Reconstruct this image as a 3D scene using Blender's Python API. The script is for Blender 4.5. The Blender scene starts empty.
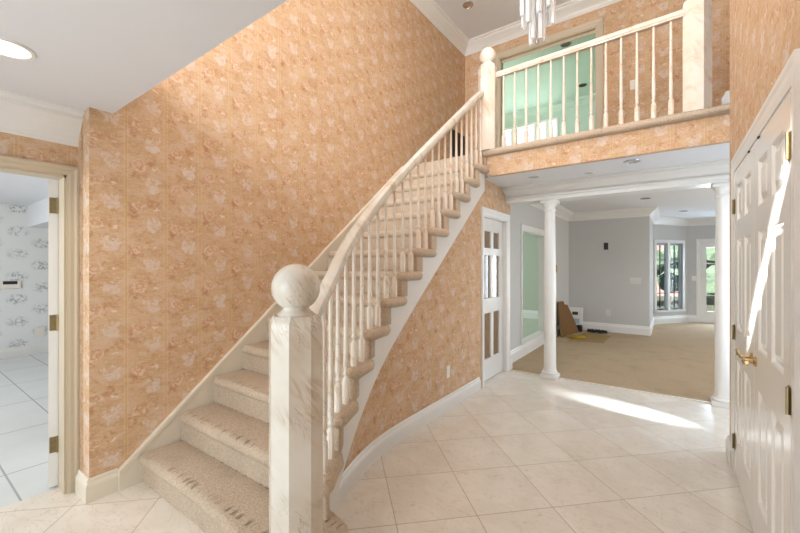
import bpy, bmesh, math, random
from mathutils import Vector, Matrix
random.seed(7)
scn = bpy.context.scene
COL = scn.collection
PI = math.pi

# ------------------------------------------------------------------ colours / materials
def lin(h):
    h = h.lstrip('#'); o = []
    for i in (0, 2, 4):
        c = int(h[i:i+2], 16)/255
        o.append(c/12.92 if c <= .04045 else ((c+.055)/1.055)**2.4)
    return (*o, 1)

class NT:
    def __init__(s, name, rough=.5, spec=.5, metal=0):
        s.mat = bpy.data.materials.new(name); s.mat.use_nodes = True
        s.t = s.mat.node_tree; s.n = s.t.nodes; s.n.clear()
        s.out = s.n.new('ShaderNodeOutputMaterial')
        s.b = s.n.new('ShaderNodeBsdfPrincipled')
        s.b.inputs['Roughness'].default_value = rough
        s.b.inputs['Specular IOR Level'].default_value = spec
        s.b.inputs['Metallic'].default_value = metal
        s.t.links.new(s.b.outputs[0], s.out.inputs[0])
    def lk(s, a, inp):
        if isinstance(a, bpy.types.NodeSocket): s.t.links.new(a, inp)
        else: inp.default_value = a
    def m(s, op, a, b=None, c=None, clamp=False):
        n = s.n.new('ShaderNodeMath'); n.operation = op; n.use_clamp = clamp
        for i, v in enumerate((a, b, c)):
            if v is not None: s.lk(v, n.inputs[i])
        return n.outputs[0]
    def ss(s, x, a, b):              # smoothstep a->b gives 0->1
        n = s.n.new('ShaderNodeMapRange'); n.interpolation_type = 'SMOOTHSTEP'
        s.lk(x, n.inputs[0]); n.inputs[1].default_value = a; n.inputs[2].default_value = b
        return n.outputs[0]
    def mix(s, f, a, b, blend='MIX'):
        n = s.n.new('ShaderNodeMix'); n.data_type = 'RGBA'; n.blend_type = blend
        s.lk(f, n.inputs[0]); s.lk(a, n.inputs[6]); s.lk(b, n.inputs[7]); return n.outputs[2]
    def uv(s):
        n = s.n.new('ShaderNodeUVMap'); return n.outputs[0]
    def obj(s):
        n = s.n.new('ShaderNodeTexCoord'); return n.outputs['Object']
    def sep(s, v):
        n = s.n.new('ShaderNodeSeparateXYZ'); s.lk(v, n.inputs[0]); return n.outputs
    def comb(s, x, y, z=0.):
        n = s.n.new('ShaderNodeCombineXYZ')
        s.lk(x, n.inputs[0]); s.lk(y, n.inputs[1]); s.lk(z, n.inputs[2]); return n.outputs[0]
    def vscale(s, v, sc):
        n = s.n.new('ShaderNodeVectorMath'); n.operation = 'MULTIPLY'; s.lk(v, n.inputs[0]); n.inputs[1].default_value = sc
        return n.outputs[0]
    def vadd(s, v, w):
        n = s.n.new('ShaderNodeVectorMath'); n.operation = 'ADD'; s.lk(v, n.inputs[0]); s.lk(w, n.inputs[1])
        return n.outputs[0]
    def noise(s, v, sc, det=3, rough=.5, dist=0., col=False):
        n = s.n.new('ShaderNodeTexNoise'); s.lk(v, n.inputs['Vector'])
        n.inputs['Scale'].default_value = sc; n.inputs['Detail'].default_value = det
        n.inputs['Roughness'].default_value = rough; n.inputs['Distortion'].default_value = dist
        return n.outputs['Color' if col else 'Fac']
    def white(s, v):
        n = s.n.new('ShaderNodeTexWhiteNoise'); s.lk(v, n.inputs['Vector']); return n.outputs['Value']
    def bump(s, h, strength, dist=.01):
        n = s.n.new('ShaderNodeBump'); n.inputs['Strength'].default_value = strength
        n.inputs['Distance'].default_value = dist; s.lk(h, n.inputs['Height'])
        s.t.links.new(n.outputs[0], s.b.inputs['Normal'])
    def base(s, c): s.lk(c, s.b.inputs['Base Color'])
    def rough(s, r): s.lk(r, s.b.inputs['Roughness'])

def plain(name, col, rough=.5, spec=.5, metal=0, var=.04, scale=6):
    t = NT(name, rough, spec, metal); c = lin(col) if isinstance(col, str) else col
    d = tuple(x*(1-var*2) for x in c[:3])+(1,)
    t.base(t.mix(t.noise(t.obj(), scale, 4), c, d)); return t.mat

M = {}
M['white_paint'] = plain('white_paint', '#e6e4df', .32, .5)
M['door_paint'] = plain('door_gloss_paint', '#ebe9e4', .2, .8, 0, .015)
M['cream_paint'] = plain('cream_paint', '#e0d6c4', .35)
M['casing_paint'] = plain('light_tinted_casing_paint', '#c6b79e', .4)  # beige tint of the light at the side doorway put into the colour
M['ceiling_paint'] = plain('ceiling_paint', '#e2e2e4', .9, .2, 0, .015)
M['grey_wall'] = plain('grey_wall_paint', '#c4c3c0', .8, .2, 0, .02)
M['mint'] = plain('mint_paint', '#c2d7cd', .8, .2, 0, .03)
M['sage'] = plain('sage_paint', '#b6bbaa', .8, .2, 0, .03)
M['brass'] = plain('brass', '#cdb688', .22, .5, 1, .08, 30)
M['old_brass'] = plain('antique_brass', '#9b8d68', .4, .5, 1, .2, 60)
M['chrome'] = plain('chrome', '#c9c9c9', .2, .5, 1)
M['dark'] = plain('dark_metal', '#2a2c2c', .5)
M['black'] = plain('black_plastic', '#17171a', .5)
M['grey_plate'] = plain('pale_grey_plate', '#d3d0c9', .5)
M['plate'] = plain('switch_plate', '#e9e4d8', .4)
M['card'] = plain('cardboard', '#7d5f40', .9, .1, 0, .08)
M['yellow'] = plain('yellow_cloth', '#b99a3a', .9, .1)
M['mat_tan'] = plain('tan_mat', '#a58d62', .95, .1)
M['brick'] = plain('pink_brick', '#8d7672', .9, .1, 0, .1, 3)
M['lawn'] = plain('lawn', '#4f5648', .95, .1, 0, .2, 2)
M['bluegrey'] = plain('bluegrey_paint', '#a3b6c6', .5)
M['bark'] = plain('bark', '#5a4a38', .9, .1)

def wallpaper():
    t = NT('peach_wallpaper', .75, .25)
    uv = t.uv(); P, R = .235, .27
    w = t.noise(uv, 22, 2, .5, 0, True); ws = t.sep(w)
    x0, y0, _ = t.sep(uv)
    colf = t.m('FLOOR', t.m('DIVIDE', x0, P)); par = t.m('FLOORED_MODULO', colf, 2.)
    fx = t.m('SUBTRACT', t.m('SUBTRACT', x0, t.m('MULTIPLY', colf, P)), P/2)
    v2 = t.m('ADD', y0, t.m('MULTIPLY', par, R/2))
    row = t.m('FLOOR', t.m('DIVIDE', v2, R))
    fy = t.m('SUBTRACT', t.m('SUBTRACT', v2, t.m('MULTIPLY', row, R)), R/2)
    w2 = t.sep(t.noise(uv, 75, 2, .6, 0, True))
    wx = t.m('ADD', fx, t.m('ADD', t.m('MULTIPLY', t.m('SUBTRACT', ws[0], .5), .07), t.m('MULTIPLY', t.m('SUBTRACT', w2[0], .5), .016)))
    wy = t.m('ADD', fy, t.m('ADD', t.m('MULTIPLY', t.m('SUBTRACT', ws[1], .5), .07), t.m('MULTIPLY', t.m('SUBTRACT', w2[1], .5), .016)))
    def ell(cx, cy, rx, ry, soft=.35, ang=0):
        dx = t.m('SUBTRACT', wx, cx); dy = t.m('SUBTRACT', wy, cy)
        ca, sa = math.cos(ang), math.sin(ang)
        a = t.m('DIVIDE', t.m('ADD', t.m('MULTIPLY', dx, ca), t.m('MULTIPLY', dy, sa)), rx)
        b = t.m('DIVIDE', t.m('SUBTRACT', t.m('MULTIPLY', dy, ca), t.m('MULTIPLY', dx, sa)), ry)
        d = t.m('ADD', t.m('MULTIPLY', a, a), t.m('MULTIPLY', b, b))
        return t.m('SUBTRACT', 1., t.ss(d, 1-soft, 1+soft))
    mx = lambda a, b: t.m('MAXIMUM', a, b)
    urn = mx(ell(.04, -.075, .042, .034), mx(ell(.072, -.035, .014, .024, .5, -.3), mx(ell(.012, -.038, .013, .022, .5, .3), ell(.046, -.022, .008, .012))))
    leaf = ell(-.005, -.05, .009, .03, .5, .5)
    heart_o = ell(-.045, .062, .042, .036, .3); heart_i = ell(-.042, .07, .026, .022, .4)
    ring = t.m('MULTIPLY', heart_o, t.m('SUBTRACT', 1., heart_i))
    core = ell(-.045, .068, .012, .01)
    bud = ell(.055, .055, .018, .009, .5)
    big = t.noise(uv, 5, 5, .6); fine = t.noise(uv, 55, 4, .65); mid = t.noise(uv, 17, 4, .6, 1.2)
    cellr = t.white(t.comb(colf, row, 1.))
    patch = t.noise(uv, 30, 3, .6, .8)
    c = t.mix(t.ss(big, .3, .7), lin('#c69e72'), lin('#d2ae88'))
    c = t.mix(t.m('MULTIPLY', t.ss(mid, .5, .66), .6), c, lin('#b98660'))
    c = t.mix(t.m('MULTIPLY', t.ss(fine, .48, .7), .5), c, lin('#dfc7a8'))
    horiz = t.noise(t.vscale(uv, (5, 70, 1)), 3, 3, .6)
    c = t.mix(t.m('MULTIPLY', t.ss(horiz, .48, .62), .55), c, lin('#dbb99a'))
    pale = t.m('MULTIPLY', t.ss(t.noise(t.vscale(uv, (8, 13, 1)), 1., 4, .6), .5, .6), .5)
    c = t.mix(pale, c, lin('#d8bca2'))
    dk = t.m('MULTIPLY', ell(-.075, .03, .03, .05, .8), t.ss(patch, .42, .6))
    c = t.mix(t.m('MULTIPLY', dk, .6), c, lin('#b06c3c'))
    dk2 = t.m('MULTIPLY', ell(.03, .085, .05, .03, .8), t.ss(patch, .5, .62))
    c = t.mix(t.m('MULTIPLY', dk2, .55), c, lin('#b87645'))
    brk = t.ss(patch, .38, .56)
    c = t.mix(t.m('MULTIPLY', heart_o, .3), c, lin('#c98c5e'))
    c = t.mix(t.m('MULTIPLY', ring, t.m('MULTIPLY', brk, .75)), c, lin('#e3cbb2'))
    c = t.mix(t.m('MULTIPLY', core, .4), c, lin('#e3cbb4'))
    c = t.mix(t.m('MULTIPLY', leaf, t.m('MULTIPLY', brk, .6)), c, lin('#e2cbb6'))
    c = t.mix(t.m('MULTIPLY', bud, t.m('MULTIPLY', brk, .7)), c, lin('#ead9c6'))
    c = t.mix(t.m('MULTIPLY', urn, t.m('MULTIPLY_ADD', cellr, .25, t.m('MULTIPLY_ADD', brk, .5, .05))), c, lin('#ddcec2'))
    edge = t.m('SUBTRACT', P/2, t.m('ABSOLUTE', fx))
    seam = t.m('SUBTRACT', 1., t.ss(edge, .005, .009))
    c = t.mix(t.m('MULTIPLY', seam, .32), c, lin('#cda569'))
    line = t.m('MULTIPLY', t.ss(edge, .006, .009), t.m('SUBTRACT', 1., t.ss(edge, .01, .013)))
    c = t.mix(t.m('MULTIPLY', line, .3), c, lin('#ead0a4'))
    hs = t.n.new('ShaderNodeHueSaturation'); hs.inputs['Saturation'].default_value = .95; hs.inputs['Value'].default_value = .93
    t.lk(c, hs.inputs['Color']); c = hs.outputs[0]
    t.base(c); t.bump(fine, .08, .003)
    return t.mat
M['wallpaper'] = wallpaper()

def toile():
    t = NT('white_toile_wallpaper', .8, .2); uv = t.uv(); x, y, _ = t.sep(uv)
    A, B = .29, .36
    cf = t.m('FLOOR', t.m('DIVIDE', x, A)); par = t.m('FLOORED_MODULO', cf, 2.)
    fx = t.m('SUBTRACT', t.m('SUBTRACT', x, t.m('MULTIPLY', cf, A)), A/2)
    v = t.m('ADD', y, t.m('MULTIPLY', par, B/2)); rf = t.m('FLOOR', t.m('DIVIDE', v, B))
    fy = t.m('SUBTRACT', t.m('SUBTRACT', v, t.m('MULTIPLY', rf, B)), B/2)
    r = t.m('SQRT', t.m('ADD', t.m('MULTIPLY', fx, fx), t.m('MULTIPLY', t.m('MULTIPLY', fy, fy), 2.2)))
    blob = t.m('SUBTRACT', 1., t.ss(r, .07, .16))
    n = t.ss(t.noise(uv, 22, 5, .7, 1.0), .46, .6)
    c = t.mix(t.m('MULTIPLY', blob, n), lin('#e3e4e2'), lin('#a6acac'))
    t.base(c); return t.mat
M['toile'] = toile()

def marble_tile():
    t = NT('cream_marble_tile', .12, .5); o = t.obj(); x, y, _ = t.sep(o); S = .4667
    k = 1/math.sqrt(2)
    p = t.m('DIVIDE', t.m('SUBTRACT', t.m('MULTIPLY', t.m('ADD', x, y), k), .778), S)
    q = t.m('DIVIDE', t.m('SUBTRACT', t.m('MULTIPLY', t.m('SUBTRACT', y, x), k), 2.051), S)
    ip, iq = t.m('FLOOR', p), t.m('FLOOR', q)
    dp = t.m('MINIMUM', t.m('FRACT', p), t.m('SUBTRACT', 1., t.m('FRACT', p)))
    dq = t.m('MINIMUM', t.m('FRACT', q), t.m('SUBTRACT', 1., t.m('FRACT', q)))
    d = t.m('MULTIPLY', t.m('MINIMUM', dp, dq), S)
    grout = t.m('SUBTRACT', 1., t.ss(d, .0012, .0036))
    cell = t.white(t.comb(ip, iq, 0.))
    v = t.vadd(o, t.comb(t.m('MULTIPLY', cell, 31.), t.m('MULTIPLY', cell, 17.), 0.))
    cloud = t.noise(v, 3.5, 5, .55, .6); vein = t.noise(t.vscale(v, (1, 2.2, 1)), 3, 4, .6, 2.2)
    c = t.mix(t.ss(cloud, .3, .75), lin('#e4dccf'), lin('#eee8dd'))
    vv = t.m('SUBTRACT', 1., t.ss(t.m('ABSOLUTE', t.m('SUBTRACT', vein, .5)), .0, .02))
    c = t.mix(t.m('MULTIPLY', vv, .25), c, lin('#bb9a74'))
    spot = t.ss(t.noise(v, 9, 2), .68, .76)
    c = t.mix(t.m('MULTIPLY', spot, .25), c, lin('#b88f62'))
    c = t.mix(t.m('MULTIPLY', t.m('SUBTRACT', cell, .5), .22), c, lin('#c9ae8e'))
    c = t.mix(t.m('MULTIPLY', grout, .75), c, lin('#927a60'))
    t.base(c); t.rough(t.m('MULTIPLY_ADD', cloud, .12, t.m('MULTIPLY_ADD', grout, .4, .1)))
    return t.mat
M['marble_tile'] = marble_tile()

def white_tile():
    t = NT('white_square_tile', .25, .5); o = t.obj(); x, y, _ = t.sep(o); S = .46
    p = t.m('DIVIDE', x, S*2); q = t.m('DIVIDE', t.m('SUBTRACT', y, .05), S)
    dp = t.m('MULTIPLY', t.m('MINIMUM', t.m('FRACT', p), t.m('SUBTRACT', 1., t.m('FRACT', p))), S*2)
    dq = t.m('MULTIPLY', t.m('MINIMUM', t.m('FRACT', q), t.m('SUBTRACT', 1., t.m('FRACT', q))), S)
    g = t.m('SUBTRACT', 1., t.ss(t.m('MINIMUM', dp, dq), .003, .008))
    c = t.mix(t.noise(o, 3, 4), lin('#e2e4e2'), lin('#d3d6d4'))
    t.base(t.mix(t.m('MULTIPLY', g, .75), c, lin('#8f9696'))); return t.mat
M['white_tile'] = white_tile()

def faux_marble(name, a, b, v):
    t = NT(name, .22, .5); o = t.obj()
    x, y, z = t.sep(o); h = t.m('ADD', x, y)
    a1 = t.m('ADD', z, t.m('MULTIPLY', h, 1.1)); b1 = t.m('SUBTRACT', z, t.m('MULTIPLY', h, .9))
    sv = t.comb(t.m('MULTIPLY', a1, 11.), t.m('MULTIPLY', b1, 2.4), t.m('MULTIPLY', x, 3.))
    n = t.noise(sv, 1., 5, .62, .9)
    big = t.noise(o, 4.5, 3, .55)
    c = t.mix(t.ss(t.noise(o, 4, 4), .35, .7), lin(a), lin(b))
    c = t.mix(t.m('MULTIPLY', t.ss(n, .5, .72), t.m('MULTIPLY', t.ss(big, .38, .58), .85)), c, lin(v))
    thin = t.m('SUBTRACT', 1., t.ss(t.m('ABSOLUTE', t.m('SUBTRACT', n, .5)), 0., .014))
    c = t.mix(t.m('MULTIPLY', thin, t.m('MULTIPLY', t.ss(big, .5, .64), .6)), c, tuple(q*.6 for q in lin(v)[:3])+(1,))
    t.base(c); return t.mat
M['faux_marble'] = faux_marble('faux_marble_paint', '#dedad0', '#d0c8b9', '#b5966f')
M['faux_baluster'] = faux_marble('creamy_baluster_paint', '#e9e4da', '#e0d6c8', '#cdb79a')
M['faux_pink'] = faux_marble('pinkish_faux_marble_paint', '#e8dfd3', '#e2d3c2', '#d0ad8f')

def carpet(name, a, b, stain=0., scale=90):
    t = NT(name, .95, .05); o = t.obj()
    n = t.noise(o, scale, 4, .7); big = t.noise(o, 3, 4, .6)
    c = t.mix(t.ss(n, .25, .75), lin(a), lin(b))
    c = t.mix(t.m('MULTIPLY', t.ss(big, .5, .75), .35), c, tuple(x*.75 for x in lin(a)[:3])+(1,))
    if stain:
        s = t.ss(t.noise(t.vscale(o, (9, 3, 3)), 3, 3, .6), .62, .76)
        c = t.mix(t.m('MULTIPLY', s, stain), c, lin('#6f6350'))
    if name == 'beige_stair_carpet':     # dark brushed wear marks along the lowest nosings
        x, y, z = t.sep(o)
        f = t.m('FRACT', t.m('DIVIDE', t.m('ADD', y, 1.5+.0), GO_))
        band = t.m('MULTIPLY', t.ss(f, .04, .1), t.m('SUBTRACT', 1., t.ss(f, .16, .34)))
        dash = t.ss(t.noise(t.vscale(o, (40, 6, 0)), 1., 2, .5), .52, .62)
        lowm = t.m('SUBTRACT', 1., t.ss(z, .45, .95))
        spot = t.ss(t.noise(t.vscale(o, (2.2, 0, 2)), 1.5, 1), .36, .55)
        fz = t.m('FRACT', t.m('ADD', t.m('DIVIDE', z, .19693), -.03))
        band = t.m('MULTIPLY', band, t.ss(fz, .6, .75))
        c = t.mix(t.m('MULTIPLY', t.m('MULTIPLY', band, dash), t.m('MULTIPLY', lowm, t.m('MULTIPLY', spot, .6))), c, lin('#5e5243'))
    t.base(c); t.bump(n, .9, .012); return t.mat
GO_ = .236
M['stair_carpet'] = carpet('beige_stair_carpet', '#bda993', '#dccbb5', .22)
M['living_carpet'] = carpet('tan_living_carpet', '#b39c7f', '#c6b094', .3, 120)
M['green_carpet'] = carpet('pale_carpet', '#c0c8b4', '#cdd4c2', .1, 120)
M['leaf'] = carpet('hedge_leaves', '#3f5240', '#667765', 0, 14)

def glass(name, tint=(1, 1, 1, 1), refl=.12):
    t = NT(name); t.n.remove(t.b)
    tr = t.n.new('ShaderNodeBsdfTransparent'); tr.inputs[0].default_value = tint
    gl = t.n.new('ShaderNodeBsdfGlossy'); gl.inputs['Roughness'].default_value = .03
    mx = t.n.new('ShaderNodeMixShader'); f = t.n.new('ShaderNodeLayerWeight'); f.inputs[0].default_value = .5
    t.lk(t.m('MULTIPLY_ADD', t.m('POWER', f.outputs['Facing'], 4.), .35, refl), mx.inputs[0])
    t.t.links.new(tr.outputs[0], mx.inputs[1]); t.t.links.new(gl.outputs[0], mx.inputs[2])
    t.t.links.new(mx.outputs[0], t.out.inputs[0]); return t.mat
M['glass'] = glass('window_glass', (1, 1, 1, 1), .05)
def crystal_mat():
    t = NT('crystal_prism', .05, .8); t.base((.9, .92, .94, 1))
    t.b.inputs['Transmission Weight'].default_value = .55; t.b.inputs['IOR'].default_value = 1.12
    t.b.inputs['Coat Weight'].default_value = .6; t.b.inputs['Coat Roughness'].default_value = .03
    return t.mat
M['crystal'] = crystal_mat()
def brown_reflection_glass():
    t = NT('door_glass', .08, .8); o = t.obj()
    t.base(t.mix(t.noise(o, 12, 3), lin('#6d5844'), lin('#92785e'))); return t.mat  # brown reflections mixed into the pane colour
M['door_glass'] = brown_reflection_glass()

def emit(name, col, s):
    t = NT(name); e = t.n.new('ShaderNodeEmission'); e.inputs[0].default_value = lin(col); e.inputs[1].default_value = s
    t.t.links.new(e.outputs[0], t.out.inputs[0]); return t.mat
M['bulb'] = emit('lamp_glow', '#fff4e0', 2.2)

# ------------------------------------------------------------------ mesh helpers
def box(bm, x0, x1, y0, y1, z0, z1, bev=0, seg=2):
    r = bmesh.ops.create_cube(bm, size=1)
    for v in r['verts']:
        v.co = Vector(((x0+x1)/2+v.co.x*(x1-x0), (y0+y1)/2+v.co.y*(y1-y0), (z0+z1)/2+v.co.z*(z1-z0)))
    if bev:
        es = list({e for v in r['verts'] for e in v.link_edges})
        bmesh.ops.bevel(bm, geom=es, offset=bev, segments=seg, affect='EDGES', profile=.5)
    return bm
def loft(bm, rings, caps=True, closed=True):
    vs = [[bm.verts.new(p) for p in r] for r in rings]
    n = len(rings[0])
    for a, b in zip(vs, vs[1:]):
        for i in range(n if closed else n-1):
            j = (i+1) % n
            bm.faces.new((a[i], a[j], b[j], b[i]))
    if caps:
        bm.faces.new(list(reversed(vs[0]))); bm.faces.new(vs[-1])
    return bm
def lathe(bm, prof, cx, cy, seg=16, rot=0):
    rings = [[Vector((cx+r*math.cos(rot+2*PI*i/seg), cy+r*math.sin(rot+2*PI*i/seg), z)) for i in range(seg)] for r, z in prof]
    return loft(bm, rings)
def prism(bm, poly, z0, z1):         # extrude XY polygon
    return loft(bm, [[Vector((x, y, z0)) for x, y in poly], [Vector((x, y, z1)) for x, y in poly]])
def strip(bm, prof, p0, p1, nrm):    # profile [(out, z)] swept straight from p0 to p1 (XY), out along nrm
    rr = []
    for p in (p0, p1):
        rr.append([Vector((p[0]+nrm[0]*o, p[1]+nrm[1]*o, z)) for o, z in prof])
    return loft(bm, rr)
def sphere(bm, c, r, seg=28, rings=16, sz=1):
    prof = [(max(r*math.sin(PI*i/rings), .0005), c[2]-r*sz*math.cos(PI*i/rings)) for i in range(rings+1)]
    return lathe(bm, prof, c[0], c[1], seg)
def tube(bm, pts, r, seg=8):
    rings = []
    for i, p in enumerate(pts):
        a = pts[max(i-1, 0)]; b = pts[min(i+1, len(pts)-1)]
        d = (Vector(b)-Vector(a)).normalized()
        u = d.orthogonal().normalized() if abs(d.z) > .99 else d.cross(Vector((0, 0, 1))).normalized()
        w = d.cross(u)
        rings.append([Vector(p)+(u*math.cos(2*PI*k/seg)+w*math.sin(2*PI*k/seg))*r for k in range(seg)])
    return loft(bm, rings)

def off_of(o):
    v = Vector((0, 0, 0))
    while o: v += o.location; o = o.parent
    return v
def obj(name, bm, mat, parent=None, smooth=False, ang=.6):
    bmesh.ops.recalc_face_normals(bm, faces=bm.faces)
    uvl = bm.loops.layers.uv.new('UVMap')
    for f in bm.faces:
        n = f.normal
        for l in f.loops:
            c = l.vert.co
            l[uvl].uv = (c.y, c.z) if abs(n.x) >= max(abs(n.y), abs(n.z)) else ((c.x, c.z) if abs(n.y) >= abs(n.z) else (c.x, c.y))
    if parent: bmesh.ops.translate(bm, vec=-off_of(parent), verts=bm.verts)
    me = bpy.data.meshes.new(name); bm.to_mesh(me); bm.free()
    if smooth:
        for p in me.polygons: p.use_smooth = True
        try: me.set_sharp_from_angle(angle=ang)
        except Exception: pass
    me.materials.append(M[mat] if isinstance(mat, str) else mat)
    o = bpy.data.objects.new(name, me); COL.objects.link(o)
    if parent: o.parent = parent
    return o
NB = lambda: bmesh.new()
def thing(name, label, cat, loc=(0, 0, 0), group=None, kind=None):
    o = bpy.data.objects.new(name, None); COL.objects.link(o); o.location = loc; o.empty_display_size = .05
    return tag(o, label, cat, group, kind)
def tag(o, label, cat, group=None, kind=None):
    o['label'] = label; o['category'] = cat
    if group: o['group'] = group
    if kind: o['kind'] = kind
    return o
def struct(name, bm, mat, label, cat):
    return tag(obj(name, bm, mat), label, cat, None, 'structure')
def dup(root, loc, label):
    r = root.copy(); COL.objects.link(r); r.location = loc; r['label'] = label
    for ch in list(root.children):
        c = ch.copy(); COL.objects.link(c); c.parent = r
        for g in list(ch.children):
            d = g.copy(); COL.objects.link(d); d.parent = c
    return r

def wall_cells(bm, axis, a, b, us, zs, holes):
    """wall slab between planes a..b (normal axis), spanning us x zs, minus rectangular holes (u0,u1,z0,z1)"""
    U = sorted({*us, *[h[0] for h in holes], *[h[1] for h in holes]}); U = [u for u in U if us[0] <= u <= us[1]]
    Zs = sorted({*zs, *[h[2] for h in holes], *[h[3] for h in holes]}); Zs = [z for z in Zs if zs[0] <= z <= zs[1]]
    for u0, u1 in zip(U, U[1:]):
        for z0, z1 in zip(Zs, Zs[1:]):
            mu, mz = (u0+u1)/2, (z0+z1)/2
            if any(h[0] < mu < h[1] and h[2] < mz < h[3] for h in holes): continue
            if axis == 'x': box(bm, a, b, u0, u1, z0, z1)
            else: box(bm, u0, u1, a, b, z0, z1)
    return bm

def path_strip(bm, prof, pts):         # profile swept along an XY polyline with mitred corners, out = right-hand side
    P = [Vector((x, y, 0)) for x, y in pts]; rr = []
    for i, p in enumerate(P):
        ns = []
        for a, b in ((i-1, i), (i, i+1)):
            if a >= 0 and b < len(P):
                d = (P[b]-P[a]).normalized(); ns.append(Vector((d.y, -d.x, 0)))
        n = sum(ns, Vector((0, 0, 0))).normalized(); n = n/max(.3, n.dot(ns[0]))
        rr.append([p+n*o+Vector((0, 0, z)) for o, z in prof])
    return loft(bm, rr)
BASEP = [(0, 0), (.022, 0), (.022, .095), (.018, .108), (.012, .118), (.012, .128), (.006, .14), (0, .14)]
def crownp(z, h=.17, o=.14):
    p = [(0, 0), (.02, 0), (.02, .12), (.1, .2), (.16, .3), (.3, .42), (.5, .56), (.72, .68), (.8, .74), (.8, .84), (.95, .88), (1, .92), (1, 1), (0, 1)]
    return [(a*o, z+b*h) for a, b in p]
def casing(bm, axis, face, nrm, u0, u1, z0, z1, w=.09, t=.022, legs=True):
    """door casing on plane `face`, projecting t along nrm, around opening u0..u1, z up to z1"""
    prof = [(0, 0), (w, 0), (w, t), (w*.8, t), (w*.62, t*.7), (w*.3, t*.62), (w*.12, t*.45), (0, t*.4)]
    def leg(uu, s):
        for_ = []
        for z in (z0, z1+w):
            ring = []
            for a, b in prof:
                u = uu+s*a; q = face+nrm*b
                zz = z if z == z0 else z1+a
                ring.append(Vector((q, u, zz)) if axis == 'x' else Vector((u, q, zz)))
            for_.append(ring)
        loft(bm, for_)
    leg(u0, -1); leg(u1, 1)
    rr = []
    for uu, s in ((u0, -1), (u1, 1)):
        rr.append([Vector((face+nrm*b, uu+s*a, z1+a)) if axis == 'x' else Vector((uu+s*a, face+nrm*b, z1+a)) for a, b in prof])
    loft(bm, rr)
    return bm

# ------------------------------------------------------------------ key dimensions
XS, XU, XR, XL = -2.86, -1.81, .355, -3.07     # stair wall, under-stair wall, closet wall, doorway wall
ZU, ZC, ZH, ZL = 2.757, 5.17, 2.46, 2.385      # upper floor, foyer ceiling, hall ceiling, low ceiling
YF, YB = 4.12, 5.86                            # balcony front, upper back wall
YK = -1.4                                      # wall behind the camera
RISE, GO = ZU/14, .236
Yk = lambda k: 1.0+GO*(k-1)
XOP = [(.6, -.83), (.85, -1.1), (1.1, -1.30), (1.3, -1.435), (1.49, -1.555), (1.6, -1.605), (1.765, -1.668), (1.94, -1.722), (2.08, -1.756), (2.2, -1.775), (2.4, -1.79), (2.7, -1.795), (9, -1.795)]
RZP = [(.7, .93), (.99, 1.10), (1.2, 1.215), (1.43, 1.37), (1.62, 1.53), (2.08, 1.875), (2.468, 2.19), (3.115, 2.71), (4.10, 3.49)]
def lerp(T, y):
    for (a, p), (b, q) in zip(T, T[1:]):
        if y <= b: return p+(q-p)*(y-a)/(b-a)
    return T[-1][1]
def sm(T, y, w=.12): return sum(lerp(T, max(T[0][0], y+w*(i-3)/3)) for i in range(7))/7
xo = lambda y: sm(XOP, y)
rz = lambda y: sm(RZP, y)

# ------------------------------------------------------------------ SHELL: floors
struct('floor', box(NB(), XL-.13, 1.2, YK, 5.06, -.05, 0), 'marble_tile', 'polished cream marble foyer floor laid in diagonal squares', 'floor')
struct('floor_living', box(NB(), -1.93, 3.2, 5.06, 12.4, -.05, .006), 'living_carpet', 'worn tan carpet floor of the living room past the columns', 'floor')
bm = NB(); box(bm, -1.93, .9, 5.045, 5.075, -.02, .01)
struct('trim_1', bm, 'cream_paint', 'thin pale threshold strip between marble and living room carpet', 'trim')
struct('floor_left', box(NB(), -8.6, XL-.13, -1.6, 3, -.05, 0), 'white_tile', 'white square-tiled floor seen through the open side doorway', 'floor')
struct('floor_green', box(NB(), -6.5, -2.03, 5.3, 9.3, -.05, .17), 'green_carpet', 'pale greenish raised carpet floor beyond the side opening', 'floor')
bm = NB()
prism(bm, [(XS, YF+.02), (XS, YB+.12), (1.5, YB+.12), (1.5, 3.79), (.55, 3.79), (.55, YF+.02), (-1.8, YF+.02)], ZH+.02, ZU-.04)
struct('floor_upper', bm, 'ceiling_paint', 'upper hallway floor slab behind the balcony railing', 'floor')
bm = NB(); box(bm, XS, 1.5, YF, YB, ZU-.04, ZU-.002)
struct('floor_landing', bm, 'stair_carpet', 'beige carpeted floor of the upper landing', 'floor')
struct('floor_mint', box(NB(), -4.4, 1, YB+.12, 8.95, ZU-.05, ZU), 'green_carpet', 'carpet floor of the mint room upstairs', 'floor')

# walls
bm = NB(); box(bm, -3.0, XS, .75, YB+.12, 0, ZC+.1); box(bm, -3.0, XS, YK, .75, ZU-.1, ZC+.1)
struct('wall_stairs', bm, 'wallpaper', 'tall wall of peach patterned wallpaper rising along the stairs', 'wall')
bm = wall_cells(NB(), 'x', XL-.13, XL, (YK, .75), (0, ZL), [(-.25, .692, -1, 1.99)]); box(bm, XL-.13, -2.99, .75, .8, 0, ZL)
struct('wall_left', bm, 'wallpaper', 'peach wallpapered wall around the open side doorway', 'wall')
bm = wall_cells(NB(), 'x', XR, XR+.14, (YK, 3.78), (0, ZC), [(1.93, 3.46, -1, 2.075)])
struct('wall_right', bm, 'wallpaper', 'peach wallpapered wall above and around the white closet doors', 'wall')
bm = NB(); box(bm, XR+.14, 1.5, 3.66, 3.78, 0, ZC); wall_cells(bm, 'x', 1.0, 1.12, (3.78, 5.2), (0, ZH), [(3.95, 4.85, .25, 2.1)]); box(bm, 1.5, 1.6, 3.6, YB+.2, ZH, ZC)
struct('wall_recess', bm, 'wallpaper', 'wallpapered recess walls behind the closet end beside the column', 'wall')
bm = wall_cells(NB(), 'y', YB, YB+.12, (XS, 1.5), (ZU-.05, ZC), [(-2.25, -.85, ZU-.001, 4.77)])
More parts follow.
